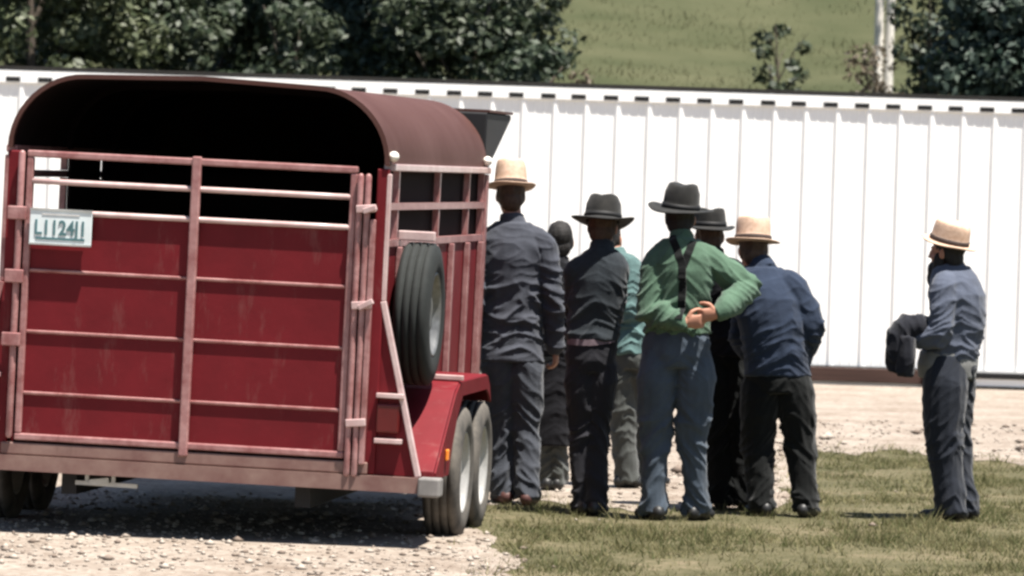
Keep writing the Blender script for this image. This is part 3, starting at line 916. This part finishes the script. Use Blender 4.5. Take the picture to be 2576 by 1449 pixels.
    # ---------------- shoes
    for s, a in zip('LR', foot_dirs):
        fd = Matrix.Rotation(R(a), 3, 'Z') @ Vector((0, 1, 0)); sd = Vector((fd.y, -fd.x, 0))
        bm = bmesh.new()
        c = Vector((j['an'+s].x, j['an'+s].y, 0))
        blob(bm, c - fd*.045 + Vector((0,0,.046)), sd, fd, u, .042, .052, .046)
        blob(bm, c + fd*.06 + Vector((0,0,.040)), sd, fd, u, .046, .095, .040)
        blob(bm, c + fd*.145 + Vector((0,0,.033)), sd, fd, u, .048, .062, .033)
        tube(bm, [c + Vector((0,0,.05)), c + Vector((0,0,.135))], [.047, .050])
        obj('shoe', fuse(bm, .008, 3), shoe_m or M['leatherblack'], body, smooth=True)
    # ---------------- hair and beard
    bm = bmesh.new()
    blob(bm, hc + hu*.036 - hf*.022, hw, hf, hu, .083, .096, .092)
    blob(bm, hc - hu*.035 - hf*.045, hw, hf, hu, .074, .058, .075)
    for s in (-1, 1): blob(bm, hc + hw*s*.066 - hu*.0 - hf*.02, hw, hf, hu, .020, .040, .055)
    me = fuse(bm, .008, 2)
    displace(me, lambda p: .006*noise.noise(Vector((p[0]*40, p[1]*40, p[2]*9))))
    obj('hair', me, hair_m or M['hairbrown'], body, smooth=True)
    if beard_m:
        bm = bmesh.new()
        blob(bm, hc - hu*.105 + hf*.070, hw, hf, hu, .056, .042, .060)
        blob(bm, hc - hu*.155 + hf*.085, hw, hf, hu, .038, .030, .058)
        for s in (-1, 1): blob(bm, hc + hw*s*.060 - hu*.06 + hf*.025, hw, hf, hu, .016, .040, .060)
        me = fuse(bm, .008, 2)
        displace(me, lambda p: .006*noise.noise(Vector((p[0]*40, p[1]*40, p[2]*9))))
        obj('beard', me, beard_m, body, smooth=True)
    if hatspec:
        h = dict(hatspec)
        up = h.pop('up', .045); tilt = h.pop('tilt', 0); roll = h.pop('roll', 0); back = h.pop('back', .01)
        Rt = Matrix.Rotation(R(hy), 3, 'Z') @ Matrix.Rotation(R(hpitch + tilt), 3, 'X') @ Matrix.Rotation(R(roll), 3, 'Y')
        hat(body, hc + hu*up - hf*back, Rt @ Vector((1,0,0)), Rt @ Vector((0,1,0)), Rt @ Vector((0,0,1)), **h)
    return out

def strip(name, pr, pts, width, m, src='top', off=.006):
    """cloth strap laid on the outside of a garment, seen from behind: pts are photograph px"""
    bmx = bmesh.new(); bmx.from_mesh(pr[src].data); tree = BVHTree.FromBMesh(bmx); bmx.free()
    loc = pr['body'].location
    P, Dref = [], loc.y
    dense = []
    for (a, b), (c, d) in zip(pts, pts[1:]):
        for k in range(8): dense.append((a + (c-a)*k/8, b + (d-b)*k/8))
    dense.append(pts[-1])
    for x, y in dense:
        p = at(x, y, Dref) - loc
        o = p - pr['f']*1.5
        hit = tree.ray_cast(o, pr['f'])
        if hit[0] is not None: P.append((hit[0], hit[1]))
    bm = bmesh.new(); prev = None
    for i, (p, nn) in enumerate(P):
        d = (P[min(i+1, len(P)-1)][0] - P[max(i-1, 0)][0]).normalized()
        s = d.cross(-pr['f']).normalized()*width/2
        q = p - pr['f']*off
        cur = [bm.verts.new(q - s), bm.verts.new(q + s), bm.verts.new(q + s + pr['f']*.012), bm.verts.new(q - s + pr['f']*.012)]
        if prev:
            for k in range(4): bm.faces.new((prev[k], prev[(k+1) % 4], cur[(k+1) % 4], cur[k]))
        prev = cur
    return obj(name, bm, m, pr['body'])

STRAW = (M['straw'], M['bandtan']); FELT = (M['felt'], M['bandblack'])

# tall man in the grey coat, against the trailer
p1 = person('tallest man, in a grey coat and straw hat, standing right beside the trailer', 32.85, (1292, 1270), dict(
    hip=(1288, 850, 0), neck=(1290, 560, .0), head=(1284, 492, .03), shL=(1222, 615, 0), elL=(1200, 740, -.03), wrL=(1206, 860, .06),
    shR=(1366, 615, 0), elR=(1392, 750, 0), wrR=(1397, 872, .04), hipL=(1258, 890, 0), knL=(1262, 1075, .05), anL=(1268, 1240, 0), hipR=(1322, 890, 0), knR=(1325, 1075, .0), anR=(1328, 1240, -.08)),
    yaw=6, torso=(.165, .165, .19, .19), top='coat', top_m=M['coatgrey'], leg_m=M['trougrey'], shoe_m=M['leather'], hem=.14, hem_w=1.05, leg_r=(.115, .090, .078, .082),
    arm_r=(.078, .066, .055), hatspec=dict(rc=.096, hc=.165, rb=.150, curl=.015, droop=.0, mats=STRAW, top=.80, up=.05, tilt=2), seed=3, amp=.024, slant=.25, foot_dirs=(15, -10), hpitch=-12,
    hands={'R': dict(n=(-1, .3, 0), t=(0, 1, 0), curl=30), 'L': dict(n=(1, .3, 0), t=(0, 1, 0))})
# youth in the long black coat, half hidden
p2 = person('bareheaded dark-haired youth in a long black coat, half hidden behind the tallest man', 34.4, (1392, 1240), dict(
    hip=(1395, 885, 0), neck=(1402, 660, 0), head=(1408, 606, .03), shL=(1345, 705, 0), elL=(1335, 800, .1), wrL=(1350, 880, .2), shR=(1452, 705, 0), elR=(1462, 800, .1), wrR=(1450, 880, .2),
    hipL=(1370, 920, 0), knL=(1374, 1080, 0), anL=(1376, 1210, 0), hipR=(1415, 920, 0), knR=(1400, 1080, 0), anR=(1402, 1210, 0)),
    top='coat', top_m=M['blackwool'], leg_m=M['trouolive'], hem=.58, hem_w=.92, hair_m=M['hair'], torso=(.14, .13, .155, .15), depth=(.095, .09, .10, .09), arm_r=(.062, .052, .046), leg_r=(.085, .07, .066, .072), seed=9)
# man in the charcoal shirt
p3 = person('slim man in charcoal shirt and wide black hat, pale waistband, feet together', 32.06, (1482, 1297), dict(
    hip=(1488, 885, 0), neck=(1512, 628, 0), head=(1516, 570, .05), shL=(1446, 682, 0), elL=(1450, 795, .13), wrL=(1480, 835, .34), shR=(1552, 680, 0), elR=(1546, 785, .16), wrR=(1530, 825, .36),
    hipL=(1462, 930, 0), knL=(1464, 1085, .04), anL=(1466, 1270, 0), hipR=(1516, 930, 0), knR=(1500, 1085, .04), anR=(1497, 1272, -.05)),
    yaw=-8, torso=(.142, .138, .155, .150), depth=(.11, .10, .115, .10), top_m=M['charcoal'], leg_m=M['trouplum'], leg_r=(.098, .080, .068, .068), arm_r=(.070, .058, .048),
    hatspec=dict(rc=.106, hc=.150, rb=.184, curl=.026, droop=.032, mats=FELT, up=.035, tilt=-4, top=.74), hair_m=M['hairbrown'], top_t0=.10, seed=14, foot_dirs=(10, -5), hpitch=-6)
strip('waistband', p3, [(1424, 858), (1456, 860), (1490, 861), (1520, 858), (1550, 852)], .036, M['waist'], 'trousers', .010)
# man in the teal shirt behind
p4 = person('man in a pale teal shirt mostly hidden behind the slim man and the green shirt', 34.9, (1575, 1226), dict(
    hip=(1582, 880, 0), neck=(1548, 645, .1), head=(1532, 600, .14), shL=(1510, 690, .1), elL=(1505, 790, .2), wrL=(1530, 860, .3), shR=(1584, 672, 0), elR=(1580, 790, -.08), wrR=(1600, 860, .15),
    hipL=(1560, 920, 0), knL=(1566, 1060, 0), anL=(1578, 1196, 0), hipR=(1612, 920, 0), knR=(1622, 1060, .2), anR=(1640, 1196, .3)),
    yaw=-25, top_m=M['teal'], leg_m=M['trouolive'], torso=(.14, .14, .16, .16), arm_r=(.078, .066, .05), leg_r=(.10, .085, .075, .08), hair_m=M['hair'], seed=19, foot_dirs=(-60, -30))
# man in the green shirt
p5 = person('man in green shirt and dark braces with black hat, hands clasped behind his back', 31.8, (1700, 1312), dict(
    hip=(1700, 870, 0), neck=(1714, 600, 0), head=(1712, 548, .05), shL=(1650, 660, 0), elL=(1634, 785, -.06), wrL=(1718, 812, -.20), shR=(1796, 660, 0), elR=(1880, 724, .02), wrR=(1812, 788, -.20),
    hipL=(1655, 925, 0), knL=(1648, 1095, .03), anL=(1646, 1278, 0), hipR=(1748, 925, 0), knR=(1742, 1095, .03), anR=(1754, 1282, .08)),
    yaw=-10, torso=(.188, .160, .190, .180), depth=(.125, .11, .125, .11), top_m=M['green'], leg_m=M['troublue'], leg_r=(.118, .088, .076, .076), arm_r=(.080, .074, .050),
    hatspec=dict(rc=.106, hc=.155, rb=.190, curl=.020, droop=.015, mats=FELT, up=.045, roll=5, tilt=3, top=.76), hair_m=M['hair'], top_t0=.10, seed=23, amp=.024, slant=.9, foot_dirs=(25, -25),
    hands={'L': dict(d=(.95, -.05, .10), n=(0, 1, .2), t=(0, 0, 1), curl=30), 'R': dict(d=(-.9, -.05, -.15), n=(0, 1, .2), t=(0, 0, 1), curl=40)}, sleeve_end=.92)
strip('braces', p5, [(1694, 592), (1712, 630), (1726, 668), (1726, 730), (1722, 800)], .044, M['blackcloth'])
strip('braces', p5, [(1752, 592), (1742, 630), (1728, 668)], .044, M['blackcloth'])
# man in black behind
p6 = person('man all in black with a black hat, standing behind the green and blue shirts', 33.0, (1835, 1292), dict(
    hip=(1828, 885, 0), neck=(1790, 645, 0), head=(1785, 592, .04), shL=(1730, 690, 0), elL=(1738, 800, .12), wrL=(1770, 850, .3), shR=(1852, 690, 0), elR=(1866, 800, .12), wrR=(1840, 850, .3),
    hipL=(1798, 930, 0), knL=(1806, 1095, 0), anL=(1815, 1262, 0), hipR=(1860, 930, 0), knR=(1858, 1095, 0), anR=(1872, 1266, 0)),
    top_m=M['blackwool'], leg_m=M['blackcloth'], torso=(.17, .15, .17, .17), leg_r=(.125, .108, .105, .11),
    hatspec=dict(rc=.095, hc=.12, rb=.150, curl=.005, droop=.01, mats=FELT, up=.045, top=.84), hair_m=M['hairbrown'], seed=31)
# man in the blue shirt, straw hat
p7 = person('broad man in dark blue shirt, black trousers and straw hat, one elbow out', 32.5, (1972, 1302), dict(
    hip=(1958, 935, 0), neck=(1918, 672, .06), head=(1893, 628, .14), shL=(1882, 735, .08), elL=(1868, 850, .12), wrL=(1900, 905, .30), shR=(1998, 728, 0), elR=(2040, 815, -.02), wrR=(2018, 912, .16),
    hipL=(1915, 960, 0), knL=(1905, 1110, .04), anL=(1918, 1276, 0), hipR=(2000, 960, 0), knR=(2014, 1110, .04), anR=(2028, 1276, -.02)),
    yaw=14, torso=(.185, .185, .215, .200), depth=(.13, .125, .145, .13), top_m=M['navyshirt'], leg_m=M['blackcloth'], leg_r=(.120, .098, .082, .080), arm_r=(.086, .080, .056), hunch=.05,
    hatspec=dict(rc=.104, hc=.150, rb=.160, curl=.010, droop=.0, mats=STRAW, up=.045, roll=2, tilt=2, top=.84), hair_m=M['hairbrown'], seed=37, amp=.018, foot_dirs=(20, -20), hpitch=-8)
# man apart on the right, in profile
p8 = person('bearded man in straw hat standing apart on the right, facing left, coat over forearm', 32.65, (2396, 1312), dict(
    hip=(2388, 905, 0), neck=(2394, 668, 0), head=(2382, 634, 0), shL=(2376, 725, -.16), elL=(2366, 842, -.20), wrL=(2290, 850, -.12), shR=(2400, 725, .16), elR=(2446, 820, .20), wrR=(2432, 896, .06),
    hipL=(2378, 940, -.09), knL=(2374, 1110, -.09), anL=(2398, 1285, -.10), hipR=(2396, 940, .09), knR=(2392, 1110, .10), anR=(2428, 1290, .08)),
    yaw=64, torso=(.16, .155, .185, .17), depth=(.150, .148, .155, .130), top_m=M['greyblue'], leg_m=M['navytrou'], leg_r=(.140, .118, .098, .096), arm_r=(.082, .072, .052), hunch=.045,
    hatspec=dict(rc=.104, hc=.135, rb=.152, curl=.012, droop=.0, mats=STRAW, up=.050, tilt=14, roll=-3, top=.84), hair_m=M['hair'], beard_m=M['hair'], seed=41, foot_dirs=(75, 60), hyaw=62, group='',
    hands={'L': dict(n=(0, 0, -1), t=(0, 1, 0), curl=45), 'R': dict(d=(.2, -.9, -.3), n=(-1, 0, 0), t=(0, 0, 1), curl=30)}, amp=.018, sleeve_end=1.0)
# grey shirt tail of the man on the right
bm = bmesh.new()
loc8 = p8['body'].location
h8 = p8['j']['hip']
ring_loft(bm, [(h8 + Vector((-.01, 0, -.11)), p8['w']*.175, p8['f']*.160), (h8 + Vector((-.01, 0, -.03)), p8['w']*.188, p8['f']*.176), (h8 + Vector((0, 0, .05)), p8['w']*.178, p8['f']*.166)])
me = fuse(bm, .01, 2); displace(me, folds(3, .014, fz=5, fx=12))
obj('shirt_tail', me, M['greycloth'], p8['body'], smooth=True)
# coat hanging over his forearm
bm = bmesh.new()
K = 32.5 / FPX
pth = [(2346, 826, 24), (2318, 822, 32), (2286, 822, 34), (2264, 846, 36), (2258, 884, 31), (2252, 915, 23), (2248, 936, 14)]
P_ = [at(a_, b_, 32.5) for a_, b_, _ in pth]
rg = []
for i_, p_ in enumerate(P_):
    d_ = (P_[min(i_+1, len(P_)-1)] - P_[max(i_-1, 0)]).normalized()
    n_ = d_.cross(Vector((0, 1, 0))).normalized()
    rg.append((p_, n_*pth[i_][2]*K, Vector((0, 1, 0))*(.085 if 0 < i_ < 5 else .05)))
ring_loft(bm, rg)
tube(bm, [at(2284, 850, 32.43), at(2280, 900, 32.42), at(2276, 942, 32.44)], [.045, .050, .042], round_ends=False)
me = fuse(bm, .006, 2); displace(me, folds(8, .030, fz=3.5, fx=12))
ck = tag(obj('coat', me, M['coatdark'], smooth=True), 'dark grey coat draped over the forearm of the man standing apart on the right', 'coat')

# ------------------------------------------------------------------ vegetation
def leaf_mesh(name, centres, radii, per, size, material, parent, flat=.45, grow=None):
    C_ = np.array(centres); r = np.array(radii)
    n = len(C_)*per
    idx = np.repeat(np.arange(len(C_)), per)
    g = RNG.normal(0, 1, (n, 3)); g /= np.linalg.norm(g, axis=1)[:, None]
    rad = RNG.uniform(.35, 1, n)**.6
    p = C_[idx] + g*(rad*r[idx])[:, None]*np.array([1, 1, .8])
    nr = g*.7 + RNG.normal(0, .55, (n, 3)) + np.array([0, -.15, flat]); nr /= np.linalg.norm(nr, axis=1)[:, None]
    t = np.cross(nr, RNG.normal(0, 1, (n, 3))); t /= np.linalg.norm(t, axis=1)[:, None]
    b = np.cross(nr, t)
    s = size*1.3*RNG.uniform(.6, 1.35, n)[:, None]
    v = np.empty((n, 4, 3))
    v[:, 0] = p - t*s*.55; v[:, 1] = p - b*s*.30 + nr*s*.06; v[:, 2] = p + t*s*.55 - nr*s*.10; v[:, 3] = p + b*s*.30 + nr*s*.06
    return obj(name, mesh_np(name, v.reshape(-1, 3), np.arange(n*4).reshape(-1, 4), 4), material, parent)
def limbs(bm, base, h, spread, n, r0, seed):
    rr = random.Random(seed)
    top = Vector((rr.uniform(-.2, .2), rr.uniform(-.2, .2), h*.8))
    tube(bm, [Vector((0,0,-.15)), top*.4 + Vector((rr.uniform(-.1,.1), 0, 0)), top], [r0, r0*.7, r0*.25], n=9)
    for k in range(n):
        s = top*rr.uniform(.2, .75); a = rr.uniform(0, 6.28)
        e = s + Vector((math.cos(a)*spread*rr.uniform(.5, .95), math.sin(a)*spread*rr.uniform(.5, .95), h*rr.uniform(.1, .3)))
        tube(bm, [s, s.lerp(e, .5) + Vector((0, 0, .08)), e], [r0*.4, r0*.25, r0*.1], n=6)
def tree(name, label, cat, px, D, h, rx, material, seed, nclump=60, per=130, size=.085, zlo=.12, r0=.09, group=None, cr=.34, ry=None):
    b = at(px, 200, D); zg = hz(b.x, D)
    root = tag(empty(name, (b.x, D, zg)), label, cat, group)
    bm = bmesh.new(); limbs(bm, None, h, rx, 9, r0, seed); obj('trunk', bm, M['bark'], root, smooth=True)
    rr = random.Random(seed); cs, rs = [], []
    ry = ry or rx
    for k in range(nclump):
        while True:
            q = Vector((rr.uniform(-1, 1), rr.uniform(-1, 1), rr.uniform(-1, 1)))
            if .25 < q.length < 1: break
        z = h*(zlo + (1-zlo)*(q.z*.5 + .5)); m = .78 + .22*math.sin(q.z*3 + seed)
        cs.append((q.x*rx*m, q.y*ry*m, z)); rs.append(cr*rr.uniform(.55, 1.25))
    leaf_mesh('crown', cs, rs, per, size, material, root)
    return root

g1 = 'trees and shrubs on the slope behind the shed'
tree('shrub', 'light green leafy tree at the far left behind the shed roof', 'tree', 90, 63.5, 5.4, 1.35, M['leaf_light'], 1, 110, 150, .08, group=g1)
tree('shrub', 'pale green bush just right of the light tree at the far left', 'tree', 300, 65, 5.2, 1.15, M['leaf_mid'], 2, 90, 150, .08, group=g1)
tree('tree', 'dark deep green tree standing above the roof of the trailer', 'tree', 520, 67, 6.5, 1.6, M['leaf_dark'], 3, 120, 140, .09, group=g1)
tree('tree', 'very dark tree left of the dusty olive bush above the trailer', 'tree', 800, 68, 6.6, 1.5, M['leaf_dark'], 4, 110, 140, .09, group=g1)
tree('shrub', 'small rounded bush with lighter leaves in front of the dark trees', 'bush', 740, 63, 4.0, .52, M['leaf_mid'], 5, 26, 110, .07, group=g1, cr=.25)
tree('tree', 'grey green tree with pale leaf tips above the roof corner of the trailer', 'tree', 985, 66, 6.0, 1.25, M['leaf_blue'], 6, 100, 140, .085, group=g1)
tree('shrub', 'mid green bush at the right end of the dark trees beside the meadow', 'bush', 1190, 65, 4.9, 1.05, M['leaf_mid'], 7, 95, 140, .08, group=g1)
tree('shrub', 'low dark bush at the edge of the meadow above the shed', 'bush', 1335, 64, 3.3, .62, M['leaf_dark'], 8, 34, 110, .075, group=g1, cr=.26)
tree('shrub', 'small dry brown bush between the dark bushes and open meadow', 'bush', 1470, 66, 2.6, .42, M['leaf_dry'], 9, 22, 60, .06, group=g1, cr=.22)
tree('tree', 'dark bluish bush at the far right above the shed', 'tree', 2525, 64, 5.6, 1.05, M['leaf_blue'], 10, 120, 150, .085, group=g1)
tree('shrub', 'green bush left of the dark bluish bush, below the pale trunks', 'bush', 2345, 66, 4.1, .48, M['leaf_dark'], 11, 40, 110, .075, group=g1, cr=.26)
tree('shrub', 'low brown thicket at the foot of the pale trunks', 'bush', 2205, 70, 2.05, .62, M['leaf_dry'], 12, 26, 70, .06, group=g1, cr=.24)
tree('sapling', 'thin green sapling alone in the meadow left of the pale trunks', 'sapling', 1965, 72, 2.55, .48, M['leaf_mid'], 13, 24, 50, .075, r0=.03, group=g1, cr=.17)
# trees further up fill the left skyline of the slope
for i, (px, D, h, lab) in enumerate(((60, 74, 8, 'tall green tree further up the slope, leftmost of the back row'), (420, 76, 9, 'tall dark tree further up the slope, second of the back row from the left'), (700, 75, 9, 'tall dark tree further up the slope behind the small rounded bush'), (1010, 76, 9, 'tall dark tree further up the slope behind the grey green tree'), (1280, 77, 5.2, 'dark tree further up the slope beside the open meadow'), (2560, 74, 9, 'tall dark tree further up the slope at the right edge'))):
    tree('tree', lab, 'tree', px, D, h, 1.7 if i != 4 else .9, M['leaf_dark'] if i else M['leaf_mid'], 40+i, 120, 110, .12, zlo=.05, r0=.12, group=g1)
# pale double-trunked tree
b = at(2225, 60, 78)
for px, lab, s in ((2212, 'pale barked tree trunk rising out of the thicket, left of a pair', 1), (2238, 'pale barked tree trunk rising out of the thicket, right of a pair', 2)):
    b = at(px, 60, 78); zg = hz(b.x, 78)
    root = tag(empty('pale_tree', (b.x, 78, zg)), lab, 'tree', 'pale trunks above the thicket')
    bm = bmesh.new()
    tube(bm, [(0, 0, -.2), (.0, .05, 1.6), (.12 if s == 2 else -.1, .1, 5)], [.075, .062, .045], n=10)
    tube(bm, [(.0, .05, 3), (.5 if s == 2 else -.5, .2, 4.5)], [.03, .015], n=7)
    obj('trunk', bm, M['birch'], root, smooth=True)
    rr = random.Random(s)
    cs = [(rr.uniform(-.9, .9), rr.uniform(-.8, .8), rr.uniform(5.2, 6.8)) for _ in range(26)]
    leaf_mesh('crown', cs, [.32]*26, 70, .08, M['leaf_mid'], root)
